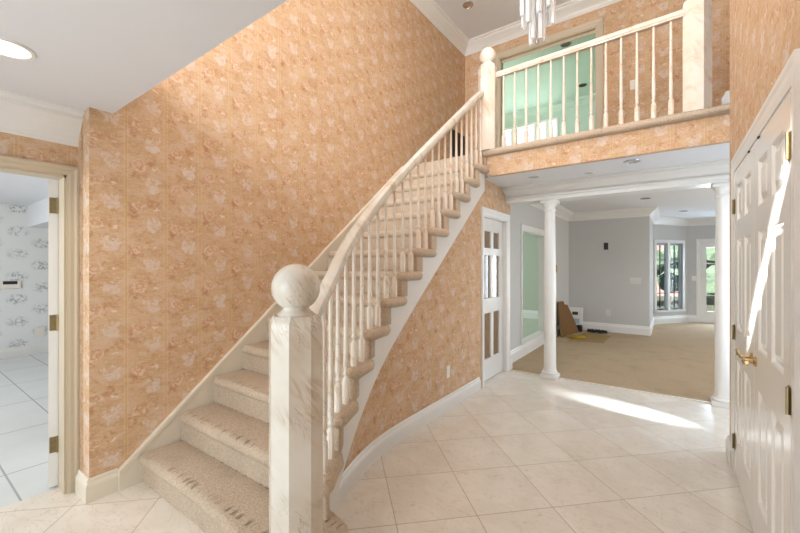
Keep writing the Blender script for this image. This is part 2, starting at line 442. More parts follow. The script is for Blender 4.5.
struct('wall_upper_back', bm, 'wallpaper', 'upper back wall of peach wallpaper around the mint room opening', 'wall')
bm = NB(); box(bm, -.436, 1.5, 5.5, YB, ZU, ZC)
struct('wall_upper_pier', bm, 'wallpaper', 'wallpapered pier projecting beside the mint room opening upstairs', 'wall')
bm = NB(); box(bm, .95, 1.5, 4.35, 5.5, ZU, ZC)
struct('wall_upper_side', bm, 'wallpaper', 'shaded wallpapered side wall behind the tall balcony post', 'wall')
# balcony fascia
bm = NB(); box(bm, -1.735, .52, YF, YF+.06, ZH, ZU-.055)
struct('wall_balcony', bm, 'wallpaper', 'pale peach wallpapered band below the balcony carpet edge', 'wall')
# wall behind camera with entrance openings and an added slot shaping the sun streak
bm = wall_cells(NB(), 'y', YK-.12, YK, (-3.2, .5), (0, ZC), [(-2.30, -1.65, 4.80, 5.05), (-2.5, -.4, 3.1, 4.45), (-2.4, -.6, .1, 2.05)])
struct('wall_back', bm, 'wallpaper', 'wallpapered front wall of the foyer with its windows and an added sun slot', 'wall')
# under-stair wall
NOSE = lambda y: RISE+(ZU-RISE)*(y-1.0)/(GO*13)
low = lambda y: NOSE(y)-.505
ys = [1.42+.05*i for i in range(57)]
ys = [y for y in ys if y < 4.19]+[4.19]
bm = NB()
fr, bk = [], []
for y in ys:
    x = xo(y)-.018; zt = min(max(low(y)+.06, .12), ZH+.05)
    fr.append((Vector((x, y, 0)), Vector((x, y, zt)))); bk.append((Vector((x-.08, y, 0)), Vector((x-.08, y, zt))))
loft(bm, [[a[0], a[1], b[1], b[0]] for a, b in zip(fr, bk)])
xw = xo(4.19)-.018
wall_cells(bm, 'x', xw-.12, xw, (4.19, 5.13), (0, ZH), [(4.215, 4.975, -1, 2.035)])
struct('wall_under_stairs', bm, 'wallpaper', 'curving peach wallpapered wall beneath the stair stringer', 'wall')
# living room walls
bm = wall_cells(NB(), 'x', -2.03, -1.915, (5.13, 9.3), (0, 2.62), [(5.95, 7.25, .2, 2.0)])
struct('wall_living_left', bm, 'grey_wall', 'grey living room wall with the tall opening behind the column', 'wall')
bm = NB(); box(bm, -2.03, -.37, 9.25, 9.4, 0, 2.62); box(bm, -.5, -.37, 9.4, 11.2, 0, 2.62)
struct('wall_living_back', bm, 'grey_wall', 'plain grey living room wall behind the leaning cardboard', 'wall')
# bay: facet 1 from A to B, facet 2 along X
A = Vector((-.39, 11.1, 0)); B = Vector((.34, 12.1, 0)); D = (B-A).normalized(); N = Vector((D.y, -D.x, 0))  # N faces the room
def facet(bm, s0, s1, z0, z1, o0, o1):
    r = []
    for s in (s0, s1):
        r.append([A+D*s+N*o0+Vector((0, 0, z0)), A+D*s+N*o1+Vector((0, 0, z0)), A+D*s+N*o1+Vector((0, 0, z1)), A+D*s+N*o0+Vector((0, 0, z1))])
    loft(bm, r)
L = (B-A).length; W0, W1, WZ0, WZ1 = .12, 1.02, .34, 2.0
bm = NB(); facet(bm, -.1, W0, 0, 2.62, -.1, 0); facet(bm, W1, L+.1, 0, 2.62, -.1, 0); facet(bm, W0, W1, 0, WZ0, -.1, 0); facet(bm, W0, W1, WZ1, 2.62, -.1, 0)
wall_cells(bm, 'y', 12.1, 12.22, (.34, 3.2), (0, 2.62), [(.58, 1.42, -1, 2.03)])
box(bm, 3.1, 3.2, 9.5, 12.2, 0, 2.62); wall_cells(bm, 'x', 3.1, 3.2, (5.06, 9.5), (0, 2.62), [(5.8, 8.8, .4, 2.2)]); box(bm, 1.0, 3.2, 5.0, 5.12, 0, 2.62)
struct('wall_bay', bm, 'grey_wall', 'blue-grey lit bay walls holding the garden window', 'wall')
# left room shell
bm = NB(); box(bm, -8.6, -8.45, -1.6, 3, 0, 2.45)
struct('wall_toile', bm, 'toile', 'white wallpaper with grey sprigs at the end of the tiled room', 'wall')
bm = NB(); wall_cells(bm, 'y', -1.7, -1.6, (-8.6, -3.2), (0, 2.45), [(-7, -4, .6, 2.2)]); box(bm, -8.6, -3.2, 2.9, 3, 0, 2.45)
struct('wall_tiled_room', bm, 'ceiling_paint', 'white side walls of the tiled room', 'wall')
struct('trim_2', box(NB(), -8.45, -8.43, .98, 1.05, 0, 2.3), 'white_paint', 'slim white vertical trim on the sprigged wall', 'trim')
bm = NB(); box(bm, -8.45, -3.2, 1.42, 2.9, 2.06, 2.4)
struct('beam', bm, 'ceiling_paint', 'white dropped soffit running across the tiled room ceiling', 'beam')
# green rooms
bm = NB(); box(bm, -6.5, -2.03, 9.2, 9.3, 0, 2.62); box(bm, -6.6, -6.5, 5.2, 9.3, 0, 2.62); box(bm, -6.5, -2.03, 5.2, 5.3, 0, 2.62)
struct('wall_green', bm, 'sage', 'pale sage wall seen through the living room opening', 'wall')
bm = wall_cells(NB(), 'y', 8.85, 8.97, (-4.4, 1), (ZU, 5.03), [(-3.3, -2.09, 3.5, 4.69)]); box(bm, -4.5, -4.4, YB+.12, 8.97, ZU, 5.03); box(bm, 1, 1.1, YB+.12, 8.97, ZU, 5.03)
struct('wall_mint', bm, 'mint', 'pale mint walls of the upstairs room with windows', 'wall')
# ceilings
struct('ceiling_low', box(NB(), -3.2, .5, YK, .87, ZL, ZU), 'ceiling_paint', 'low flat white ceiling overhanging the entrance side', 'ceiling')
struct('ceiling', box(NB(), -3.0, 1.6, YK-.1, YB+.12, ZC, ZC+.1), 'ceiling_paint', 'high white foyer ceiling with the chandelier', 'ceiling')
struct('ceiling_hall', box(NB(), -1.9, 1.1, YF+.06, 5.16, ZH, ZH+.02), 'ceiling_paint', 'white ceiling under the balcony', 'ceiling')
struct('ceiling_living', box(NB(), -6.6, 3.2, 5.13, 12.4, 2.62, 2.7), 'ceiling_paint', 'white living room ceiling beyond the column beam', 'ceiling')
struct('ceiling_tiled_room', box(NB(), -8.6, -3.2, -1.7, 3, 2.4, 2.5), 'ceiling_paint', 'white ceiling of the tiled room', 'ceiling')
struct('ceiling_mint', box(NB(), -4.5, 1.1, YB+.12, 8.97, 5.03, 5.13), 'mint', 'mint painted ceiling of the upstairs room', 'ceiling')
# beam over columns (entablature)
bm = NB(); box(bm, -1.915, 1.0, 4.95, 5.17, 2.262, ZH+.16)
strip(bm, [(0, 2.262), (.012, 2.262), (.012, 2.30), (.03, 2.312), (.03, 2.335), (0, 2.335)], (-1.81, 4.95), (1.0, 4.95), (0, -1))
strip(bm, [(0, 2.335), (.02, 2.34), (.03, 2.36), (.06, 2.385), (.1, 2.405), (.115, 2.42), (.115, 2.435), (.135, 2.445), (.135, ZH), (0, ZH)], (-1.81, 4.95), (1.0, 4.95), (0, -1))
struct('trim_3', bm, 'white_paint', 'deep white moulded header carried by the two columns', 'trim')
# crowns
bm = NB(); path_strip(bm, crownp(5.0), [(XS, 0), (XS, YB), (-.436, YB), (-.436, 5.5), (1.0, 5.5)]); struct('trim_5', bm, 'white_paint', 'white crown moulding round the top of the tall foyer walls', 'trim')
bm = NB(); strip(bm, crownp(2.18, ZL-2.18, .11), (XL, YK), (XL, .75), (1, 0)); struct('trim_6', bm, 'white_paint', 'white crown moulding above the open side doorway', 'trim')
bm = NB(); path_strip(bm, crownp(2.45), [(-1.915, 5.2), (-1.915, 9.25), (-.37, 9.25), (-.37, 11.1), (B.x, B.y), (3.1, 12.1)])
struct('trim_7', bm, 'white_paint', 'white crown moulding round the living room', 'trim')
bm = NB(); strip(bm, crownp(4.86), (-4.4, 8.85), (1, 8.85), (0, -1)); struct('trim_8', bm, 'mint', 'mint crown moulding over the upstairs windows', 'trim')
# baseboards
bm = NB(); rr = []
for y in [1.28+.04*i for i in range(71)]:
    if y > 4.115: break
    x = xo(y)-.02
    dx = (xo(y+.01)-xo(y-.01))/.02; n = Vector((1, -dx, 0)).normalized()
    rr.append([Vector((x, y, 0))+n*o*1.1+Vector((0, 0, z)) for o, z in BASEP])
loft(bm, rr); strip(bm, BASEP, (xw, 5.07), (xw, 5.15), (1, 0)); strip(bm, BASEP, (-1.915, 5.13), (xw, 5.13), (0, 1))
struct('baseboard_stairs', bm, 'white_paint', 'white baseboard curving along the foot of the under-stair wall', 'baseboard')
bm = NB(); path_strip(bm, BASEP, [(XL+.03, .75), (XS, .75), (XS, .893)])
struct('baseboard_left', bm, 'cream_paint', 'short white baseboard block wrapping the wall corner before the stairs', 'baseboard')
bm = NB(); path_strip(bm, BASEP, [(1.0, 3.78), (XR, 3.78), (XR, 3.555)][::1])
struct('baseboard_right', bm, 'white_paint', 'white baseboard end beyond the closet doors', 'baseboard')
big = [(a, b*1.35) for a, b in BASEP]
bm = NB(); path_strip(bm, big, [(-1.915, 5.15), (-1.915, 9.25), (-.37, 9.25), (-.37, 11.1), (B.x, B.y), (.5, 12.1)])
struct('baseboard_living', bm, 'white_paint', 'white baseboard round the living room carpet', 'baseboard')
bm = NB(); strip(bm, [(a, b*1.4+.17) for a, b in BASEP], (-6.5, 9.2), (-2.03, 9.2), (0, -1)); struct('baseboard_green', bm, 'white_paint', 'white baseboard of the sage room', 'baseboard')
bm = NB(); strip(bm, BASEP, (-8.45, -1.6), (-8.45, 3), (1, 0)); struct('baseboard_toile', bm, 'white_paint', 'white baseboard under the sprigged wallpaper', 'baseboard')
bm = NB(); strip(bm, [(a*2, b*1.3+ZU) for a, b in BASEP], (.395, 4.3), (.395, 4.6), (-1, 0)); box(bm, .395, .5, 4.3, 4.6, ZU, ZU+.182)
strip(bm, [(a, b+ZU) for a, b in BASEP], (XS, 4.5), (XS, YB), (1, 0))
struct('baseboard_upper', bm, 'white_paint', 'white baseboard end on the landing beside the tall balcony post', 'baseboard')

# casings
bm = casing(NB(), 'x', XL, 1, -.25, .692, 0, 1.99, .056, .022)
box(bm, XL-.13, XL, .68, .693, 0, 1.99); box(bm, XL-.13, XL, -.25, .693, 1.975, 1.99)
struct('trim_9', bm, 'casing_paint', 'casing framing the open side doorway, beige light tint in its colour', 'trim')
bm = casing(NB(), 'x', XR, -1, 1.93, 3.46, 0, 2.075, .09, .015)
for y0, y1 in ((1.93, 1.942), (3.448, 3.46)): box(bm, XR, XR+.14, y0, y1, 0, 2.075)
box(bm, XR, XR+.14, 1.93, 3.46, 2.063, 2.075)
struct('trim_10', bm, 'white_paint', 'white casing framing the double closet doors', 'trim')
bm = casing(NB(), 'x', xw, 1, 4.215, 4.975, 0, 2.035, .085, .022)
for y0, y1 in ((4.215, 4.227), (4.963, 4.975)): box(bm, xw-.12, xw, y0, y1, 0, 2.035)
box(bm, xw-.12, xw, 4.215, 4.975, 2.02, 2.035)
struct('trim_11', bm, 'white_paint', 'white casing framing the narrow glazed door under the stairs', 'trim')
bm = casing(NB(), 'y', YB, -1, -2.25, -.85, ZU, 4.77, .085, .022)
for x0, x1 in ((-2.25, -2.235), (-.865, -.85)): box(bm, x0, x1, YB, YB+.12, ZU, 4.77)
box(bm, -2.25, -.85, YB, YB+.12, 4.755, 4.77); box(bm, -2.235, -.865, YB+.06, YB+.075, 4.715, 4.755)
struct('trim_12', bm, 'casing_paint', 'beige casing framing the mint room opening upstairs', 'trim')
bm = casing(NB(), 'x', -1.915, 1, 5.95, 7.25, .2, 2.0, .08, .02)
for y0, y1 in ((5.95, 5.965), (7.235, 7.25)): box(bm, -2.03, -1.915, y0, y1, .2, 2.0)
box(bm, -2.03, -1.915, 5.95, 7.25, 1.985, 2.0); box(bm, -2.04, -1.90, 5.95, 7.25, .18, .207)
struct('trim_13', bm, 'white_paint', 'white casing of the raised opening in the grey wall', 'trim')

# ------------------------------------------------------------------ STAIRCASE
st = thing('staircase', 'flared beige carpeted staircase climbing along the peach wallpapered wall', 'staircase', (-2.3, 2.5, 0))
WX = XS+.03
def round_slab(bm, poly, z0, z1, r):
    # poly CCW, soft rounded edge all round
    n = len(poly); P = [Vector((x, y, 0)) for x, y in poly]
    nor = []
    for i in range(n):
        a = (P[i]-P[i-1]).normalized(); b = (P[(i+1) % n]-P[i]).normalized()
        na = Vector((a.y, -a.x, 0)); nb = Vector((b.y, -b.x, 0)); m_ = (na+nb)
        m_ = m_.normalized()/max(.5, math.sqrt(max(.05, (1+na.dot(nb))/2)))
        nor.append(m_)
    rings = []; S = 8
    for i in range(S+1):
        a = -PI/2+PI*i/S; ins = r*(1-math.cos(a)); z = (z0+z1)/2+math.sin(a)*(z1-z0)/2
        rings.append([Vector((p.x-m_.x*ins, p.y-m_.y*ins, z)) for p, m_ in zip(P, nor)])
    loft(bm, rings)
for k in range(1, 14):
    y0, y1 = Yk(k), Yk(k+1); z = RISE*k; ov = .102
    bm = NB()
    if k == 1:
        edge = [(-2.1, y0), (-1.8, y0-.02), (-1.55, y0-.07), (-1.35, y0-.15), (-1.2, y0-.2), (-1.08, y0-.17), (-1.04, y0-.05), (-1.08, y0+.1), (-1.16, y0+.22), (-1.27, y0+.33)]
        edge = [(x, y) for x, y in edge]
        poly = [(WX, y0)]+[(WX+(-2.1-WX)*i/4, y0) for i in range(1, 4)]+edge+[(-1.42, y0+.36), (-1.5, y1+.11), (WX, y1+.11)]
        base = [(WX, y0+.024)]+[(x-.03 if x > -1.3 else x, y+.026) for x, y in edge[:6]]+[(-1.08, y0-.02), (-1.12, y0+.1), (-1.2, y0+.21), (-1.32, y0+.3), (-1.5, y1+.02), (WX, y1+.02)]
    else:
        xf = xo(y0+.0)+ov
        out = []
        e0, e1 = y0, y1+.075
        c = .065
        out += [(xo(y0)+ov-c, y0)]
        out += [(xo(y0+c*.3)+ov-c*.3, y0+c*.3)]
        for i in range(1, 6):
            yy = y0+c+(e1-c-(y0+c))*(i-1)/4; out.append((xo(yy)+ov, yy))
        out += [(xo(e1)+ov-c*.3, e1-c*.3), (xo(e1)+ov-c, e1)]
        out += [(xo(e1)-.03, e1), (xo(e1)-.05, y1+.11)]
        poly = [(WX+.012, y0+.012), (WX+.05, y0)]+[(WX+.05+(xo(y0)+ov-c-WX-.05)*i/6, y0) for i in range(1, 6)]+out+[(WX, y1+.11), (WX, y0+.05)]
        base = [(WX, y0+.024), (xo(y0)+.045, y0+.024), (xo(y0)+.052, y0+.034), (xo(y0+.1)+.05, y0+.105), (xo(y0+.1)+.01, y0+.12), (WX, y0+.12)]
    round_slab(bm, poly, z-.074 if k > 2 else z-.084, z, .036 if k > 2 else .04)
    prism(bm, base, z-RISE-.002, z-.03)
    obj('step', bm, 'stair_carpet', st, True, .9)
# last riser up to the landing
bm = NB(); box(bm, WX, -1.74, Yk(14)+.035, YF+.02, RISE*13, ZU-.03)
obj('riser', bm, 'stair_carpet', st)
# skirt board on the wall
bm = NB()
p = [(.893, 0), (1.06, 0)]
sk = lambda y: .217+.835*(y-1.0)
pts = [(.893, 0), (1.1, 0), (4.08, ZU-.1), (4.08, ZU-.005), (4.0, sk(4.0)), (.893, sk(.893))]
loft(bm, [[Vector((x, y, z)) for y, z in pts] for x in (XS-.005, WX)])
pts2 = [(.893, sk(.893)-.03), (4.0, sk(4.0)-.03), (4.0, sk(4.0)), (.893, sk(.893))]
loft(bm, [[Vector((x, y, z)) for y, z in pts2] for x in (WX, WX+.008)])
obj('skirt_board', bm, 'cream_paint', st)
# outer stringer: lower edge parallel to the pitch, upper edge steps under the treads
bm = NB()
def topz(y):
    k = int(math.floor((y-1.06)/GO))+1
    return RISE*max(1, min(13, k))-.035
yy = []
y = 1.34
while y < 4.135: yy.append(y); y += .03
for k in range(2, 14): yy += [Yk(k)+.059, Yk(k)+.061]
yy = sorted(yy)
rr = []
for y in yy:
    zt = min(topz(y), ZH+.06 if y > 4.11 else 9); zb = max(min(low(y), ZH-.06), .06)
    if zt < zb+.02: zt = zb+.02
    x = xo(y)
    rr.append([Vector((x-.03, y, zb)), Vector((x+.03, y, zb)), Vector((x+.03, y, zt)), Vector((x-.03, y, zt))])
loft(bm, rr); obj('stringer', bm, 'white_paint', st)

# ------------------------------------------------------------------ RAILINGS
def newel(parent, cx, cy, z0, ztop, mat, mat_ball, R=.1, turn=0.):
    """octagonal post with soft shoulders, neck and ball finial"""
    ap = R/math.cos(PI/8); rot = PI/8+turn
    bm = NB()
    prof = [(ap, z0), (ap, ztop-.05), (ap*.985, ztop-.03), (ap*.93, ztop-.012), (ap*.84, ztop)]
    lathe(bm, prof, cx, cy, 8, rot)
    post = obj('newel_post', bm, mat, parent, True, .4)
    bm = NB()
    rb = .096; zc = ztop+.022+rb*.93
    prof = [(.07, ztop-.004), (.072, ztop+.008), (.06, ztop+.016), (.05, ztop+.026), (.053, ztop+.034)]
    a0 = math.asin(.053/rb)
    for i in range(1, 21):
        a = PI-a0-(PI-a0)*i/20; prof.append((max(rb*math.sin(a), .0006), zc+rb*math.cos(a)))
    lathe(bm, prof, cx, cy, 32)
    obj('ball_finial', bm, mat_ball, post, True, 1.2)
    return post
def baluster(parent, cx, cy, z0, z1, mat):
    bm = NB(); H = z1-z0
    b = .0205
    prof = [(b*1.1, z0-.01), (b*1.1, z0+.135), (b*.95, z0+.15), (b*.6, z0+.158), (b*.6, z0+.168)]
    lathe(bm, prof, cx, cy, 8, PI/8)
    prof = [(.011, z0+.16), (.013, z0+.172), (.017, z0+.18), (.018, z0+.187), (.0135, z0+.196), (.012, z0+.206), (.0155, z0+.22), (.0165, z0+.235), (.0155, z0+.32), (.0125, z0+.6*H), (.0105, z1+.02)]
    lathe(bm, prof, cx, cy, 10)
    return obj('baluster', bm, mat, parent, True, .7)
RAILP = [(-.036, -.012), (-.036, .012), (-.03, .024), (-.016, .03), (.016, .03), (.03, .024), (.036, .012), (.036, -.012), (.026, -.022), (.026, -.032), (-.026, -.032), (-.026, -.022)]
def sweep_rail(bm, pts):
    rr = []
    for i, p in enumerate(pts):
        a, b = Vector(pts[max(0, i-1)]), Vector(pts[min(len(pts)-1, i+1)]); d = (b-a).normalized()
        s = d.cross(Vector((0, 0, 1))).normalized(); u = s.cross(d)
        rr.append([Vector(p)+s*x+u*y for x, y in RAILP])
    loft(bm, rr)

NX, NY = -1.236, .993
sr = thing('stair_railing', 'curved cream marbled handrail with slim turned balusters along the open side of the stairs', 'railing', (-1.5, 2.0, 0))
newel(sr, NX, NY, RISE, 1.224, 'faux_marble', 'faux_marble', .1, math.radians(15))
bxl = lambda y: xo(y)+.025
bm = NB(); pts = []
y = 1.05
while y < 4.06: pts.append((bxl(y)-.045*max(0, (1.45-y)/.4), y, rz(y)-.03)); y += .05
sweep_rail(bm, pts); obj('handrail', bm, 'faux_marble', sr, True, .6)
for k in range(2, 14):
    for dy in (.07, .188):
        y = Yk(k)+dy
        baluster(sr, bxl(y), y, RISE*k, rz(y)-.06, 'faux_pink' if k > 7 else 'faux_baluster')
br = thing('balcony_railing', 'pinkish cream balcony railing of turned balusters between octagonal posts', 'railing', (-.8, 4.13, ZU))
newel(br, -1.73, 4.135, ZU-.01, 3.74, 'faux_pink', 'faux_pink')
newel(br, .177, 4.17, ZU-.01, 3.74, 'faux_pink', 'faux_pink')
bm = NB(); sweep_rail(bm, [(-1.70, 4.165, 3.615), (-.7, 4.15, 3.628), (.095, 4.14, 3.64)]); obj('top_rail', bm, 'faux_pink', br, True, .6)
for i in range(13):
    x = -1.55+.1286*i
    baluster(br, x, 4.163-.02*(i+1)/14, ZU, 3.585, 'faux_pink')
# carpet lip of the balcony
bm = NB()
poly = [(-1.80, YF-.06), (-1.74, YF-.065), (-1.0, YF-.065), (.5, YF-.065), (.5, YF+.16), (-1.84, YF+.16)]
round_slab(bm, poly, ZU-.07, ZU+.001, .036)
tag(obj('carpet_edge', bm, 'stair_carpet', None, True, .9), 'rolled beige carpet edge capping the balcony front', 'carpet edge')

# ------------------------------------------------------------------ COLUMNS
def column(cx, cy, label):
    c = thing('column', label, 'column', (cx, cy, 0), 'white columns under the header')
    bm = NB(); box(bm, cx-.1, cx+.1, cy-.1, cy+.1, 0, .045, .004)
    lathe(bm, [(.094, .045), (.1, .055), (.1, .068), (.09, .08), (.082, .086), (.082, .1), (.078, .108)], cx, cy, 28)
    obj('base', bm, 'white_paint', c, True, .5)
    bm = NB(); lathe(bm, [(.075, .1), (.073, .2), (.073, .8), (.069, 1.5), (.063, 2.13)], cx, cy, 32); obj('shaft', bm, 'white_paint', c, True, .5)
    bm = NB(); lathe(bm, [(.063, 2.12), (.072, 2.125), (.075, 2.135), (.072, 2.145), (.064, 2.15), (.064, 2.185), (.07, 2.192), (.075, 2.2), (.086, 2.215), (.09, 2.222), (.09, 2.228)], cx, cy, 28)
    box(bm, cx-.097, cx+.097, cy-.097, cy+.097, 2.228, 2.2625, .004); obj('capital', bm, 'white_paint', c, True, .5)
column(-1.271, 5.057, 'round white column standing free in the opening, beside the glazed door')
column(.43, 5.06, 'round white column partly hidden beside the white closet doors')

# ------------------------------------------------------------------ CLOSET DOORS
def six_panel(name, y0, y1, label, hinge_y, hz):
    d = thing(name, label, 'door', (XR, y0, 0), None, 'structure')
    x0, x1 = XR-.004, XR+.03
    W = y1-y0; bm = NB()
    zs = [.012, .24, .80, 1.0, 1.60, 1.72, 1.95, 2.058]
    us = [y0, y0+.11, y0+W/2-.045, y0+W/2+.045, y1-.11, y1]
    holes = [(a, b, c, e) for a, b in ((us[1], us[2]), (us[3], us[4])) for c, e in ((zs[1], zs[2]), (zs[3], zs[4]), (zs[5], zs[6]))]
    wall_cells(bm, 'x', x0, x1, (y0, y1), (zs[0], zs[-1]), holes)
    leaf = obj('leaf', bm, 'door_paint', d)
    for a, b, c, e in holes:
        bm = NB()
        def ring(i, dep): return [Vector((x0+dep, a+i, c+i)), Vector((x0+dep, b-i, c+i)), Vector((x0+dep, b-i, e-i)), Vector((x0+dep, a+i, e-i))]
        rs_ = [[bm.verts.new(p) for p in ring(*q)] for q in ((-.0005, .0), (.008, .004), (.014, .013), (.03, .013), (.055, .003))]
        for r0, r1 in zip(rs_, rs_[1:]):
            for i in range(4): bm.faces.new((r0[i], r0[(i+1) % 4], r1[(i+1) % 4], r1[i]))
        bm.faces.new(rs_[-1])
        obj('panel', bm, 'door_paint', leaf)
    for z in hz:
        bm = NB()
        box(bm, x0-.003, x0+.002, hinge_y-.036, hinge_y+.036, z-.05, z+.05)
        tube(bm, [(x0-.008, hinge_y, z-.05), (x0-.008, hinge_y, z+.05)], .0065)
        obj('hinge', bm, 'old_brass', d)
    return d
d1 = six_panel('door_1', 1.944, 2.693, 'nearer white six-panel closet door leaf with the diagonal sun streak', 1.943, [1.86, .93, .22])
d2 = six_panel('door_2', 2.699, 3.446, 'farther white six-panel closet door leaf next to the column', 3.447, [1.83, .97, .22])
# lever handles
def lever(parent, y, z, s):
    x = XR-.004
    bm = NB()
    rings = []
    for r, dx in ((.026, 0), (.026, -.004), (.022, -.009), (.012, -.012), (.012, -.05), (.009, -.053)):
        rings.append([Vector((x+dx, y+r*math.cos(2*PI*i/16), z+r*math.sin(2*PI*i/16))) for i in range(16)])
    loft(bm, rings)
    tube(bm, [(x-.046, y, z), (x-.052, y+s*.03, z+.003), (x-.05, y+s*.07, z-.006), (x-.048, y+s*.1, z+.002), (x-.05, y+s*.118, z+.014)], .0085, 10)
    obj('lever_handle', bm, 'brass', parent, True)
lever(d1, 2.64, .93, -1); lever(d2, 2.752, .93, 1)
for y, lb in ((2.55, 'small dark roller catch over the nearer closet door leaf'), (2.84, 'small dark roller catch over the farther closet door leaf')):
    bm = NB(); prism(bm, [(XR-.012, y-.008), (XR-.006, y-.014), (XR+.03, y-.014), (XR+.03, y+.014), (XR-.006, y+.014), (XR-.012, y+.008)], 2.054, 2.0625)
    tag(obj('door_catch', bm, 'dark'), lb, 'catch', 'roller catches on the closet head')

# ------------------------------------------------------------------ GLAZED DOOR UNDER STAIRS
gd = thing('door_3', 'narrow white door with six mirrored panes under the stairs', 'door', (-1.88, 4.23, 0), None, 'structure')
gx0, gx1 = xw-.085, xw-.05; gy0, gy1 = 4.23, 4.96
w_ = gy1-gy0; cols = [(gy0+.12, gy0+w_/2-.045), (gy0+w_/2+.045, gy1-.12)]
rows = [(.22, .92), (1.05, 1.5), (1.58, 1.86)]
rows = [(.27, .84), (1.02, 1.56), (1.65, 1.86)]
holes = [(a, b, c, e) for a, b in cols for c, e in rows]
leaf = obj('leaf', wall_cells(NB(), 'x', gx0, gx1, (gy0, gy1), (.012, 2.018), holes), 'white_paint', gd)
for a, b, c, e in holes:
    obj('pane', box(NB(), gx0+.01, gx0+.016, a, b, c, e), 'door_glass', leaf)

# ------------------------------------------------------------------ OPEN LEFT DOOR
ld = thing('door_4', 'white door swung open into the tiled room, seen edge-on at its hinges', 'door', (-3.2, .69, 0), None, 'structure')
bm = NB(); box(bm, 0, -.9, -.045, 0, .012, 1.97)
R_ = Matrix.Rotation(math.radians(-16), 4, 'Z'); bmesh.ops.transform(bm, matrix=Matrix.Translation((-3.205, .68, 0)) @ R_, verts=bm.verts)
obj('leaf', bm, 'white_paint', ld)
for z in (1.81, 1.06, .28):
    bm = NB(); box(bm, -.001, .004, -.04, -.004, z-.05, z+.05)
    tube(bm, [(.007, 0, z-.052), (.007, 0, z+.052)], .007)
    bmesh.ops.transform(bm, matrix=Matrix.Translation((-3.205, .68, 0)) @ R_, verts=bm.verts)
    obj('hinge', bm, 'old_brass', ld)

# ------------------------------------------------------------------ CHANDELIER
CX, CY = -.785, 2.77
ch = thing('chandelier', 'tiered clear crystal prism chandelier hanging over the foyer', 'chandelier', (CX, CY, 3.0))
bm = NB(); lathe(bm, [(.16, ZC-.03), (.17, ZC-.015), (.17, ZC)], CX, CY, 24); obj('canopy', bm, 'chrome', ch, True)
bm = NB(); lathe(bm, [(.012, 3.35), (.012, ZC-.02)], CX, CY, 10); obj('rod', bm, 'chrome', ch, True)
for r, z in ((.17, 3.95), (.11, 3.72), (.062, 3.5)):
    bm = NB(); lathe(bm, [(r*.1, z+.004), (r-.006, z), (r+.006, z), (r+.006, z+.012), (r*.1, z+.012)], CX, CY, 24)
    obj('tier_plate', bm, 'chrome', ch)
def crystal(a, r, zt, zb):
    x, y = CX+r*math.cos(a), CY+r*math.sin(a); bm = NB()
    lathe(bm, [(.004, zb), (.015, zb+.004), (.0165, zb+.012), (.0165, zt-.012), (.004, zt)], x, y, 6, a)
    obj('prism', bm, 'crystal', ch)
for i in range(14): crystal(2*PI*i/14, .17, 3.95, 3.56+.02*(i % 2))
for i in range(9): crystal(2*PI*i/9+.2, .105, 3.72, 3.13+.045*(i % 3))
for i in range(5): crystal(2*PI*i/5+.5, .045, 3.5, 3.03+.012*(i % 2))
bm = NB(); lathe(bm, [(.004, 3.012), (.012, 3.022), (.012, 3.04), (.005, 3.06), (.005, 3.35)], CX, CY, 10); obj('finial', bm, 'chrome', ch, True)

# ------------------------------------------------------------------ RECESSED LIGHTS
def downlight(x, y, z, label, r=.085, on=True, trim='white_paint'):
    d = thing('recessed_downlight', label, 'recessed light', (x, y, z), 'recessed ceiling lights')
    bm = NB(); prof = [(r*.8, z-.001), (r*.84, z-.007), (r*.95, z-.008), (r, z-.003), (r, z+.0)]
    n = 28; rings = [[Vector((x+a*math.cos(2*PI*i/n), y+a*math.sin(2*PI*i/n), b)) for i in range(n)] for a, b in prof]
    loft(bm, rings, caps=False); obj('trim_ring', bm, trim, d, True)
    bm = NB(); lathe(bm, [(r*.8, z-.0045), (r*.8, z-.0035)], x, y, 28); obj('lamp_face', bm, 'bulb' if on else ('dark' if trim == 'old_brass' else 'chrome'), d)
    return d
downlight(-2.38, .33, ZL, 'large lit recessed light in the low ceiling over the entrance', .1)
downlight(-2.37, 4.95, ZC, 'unlit recessed light in the high foyer ceiling near the corner crown', .075, False, 'chrome')
downlight(-.319, 4.352, ZH, 'unlit chrome recessed light under the balcony, nearer the closet wall', .075, False, 'chrome')
downlight(-1.3, 4.45, ZH, 'white recessed light under the balcony near the stairs', .075, False)
downlight(-.75, 4.62, ZH, 'white recessed light under the balcony above the columns', .06, False)
downlight(-.38, 7.9, 2.62, 'recessed light in the living room ceiling before the grey wall', .08, False, 'chrome')
downlight(.2, 10.2, 2.62, 'recessed light in the ceiling of the window bay', .08, False, 'chrome')
downlight(-1.395, 6.54, 5.03, 'dark recessed light in the mint ceiling, nearer the opening', .085, False, 'old_brass')
downlight(-1.44, 8.21, 5.03, 'dark recessed light in the mint ceiling, near the far wall', .08, False, 'old_brass')

# ------------------------------------------------------------------ SMALL WALL ITEMS
bm = NB(); x = xw+.001
xx = xo(3.35)-.018
wo = thing('outlet', 'white electrical outlet low on the under-stair wallpaper', 'outlet', (xx, 3.33, .29))
bm = NB(); box(bm, xx, xx+.007, 3.295, 3.365, .31, .43, .003); pl = obj('cover_plate', bm, 'plate', wo)
for z in (.345, .395): obj('socket', box(NB(), xx+.006, xx+.0085, 3.31, 3.35, z-.014, z+.014), 'plate', wo)
sw = thing('light_switch', 'beige light switch on the wallpapered pier upstairs', 'switch', (-.39, 5.5, 3.7))
bm = NB(); box(bm, -.425, -.355, 5.492, 5.5, 3.62, 3.74, .003); obj('cover_plate', bm, 'plate', sw)
bm = NB(); box(bm, -.40, -.38, 5.486, 5.493, 3.655, 3.705); obj('toggle', bm, 'plate', sw)
gv = thing('vent_grille', 'dark return air grille on the stair wall at the upper landing', 'vent', (XS, 5.55, 3.2))
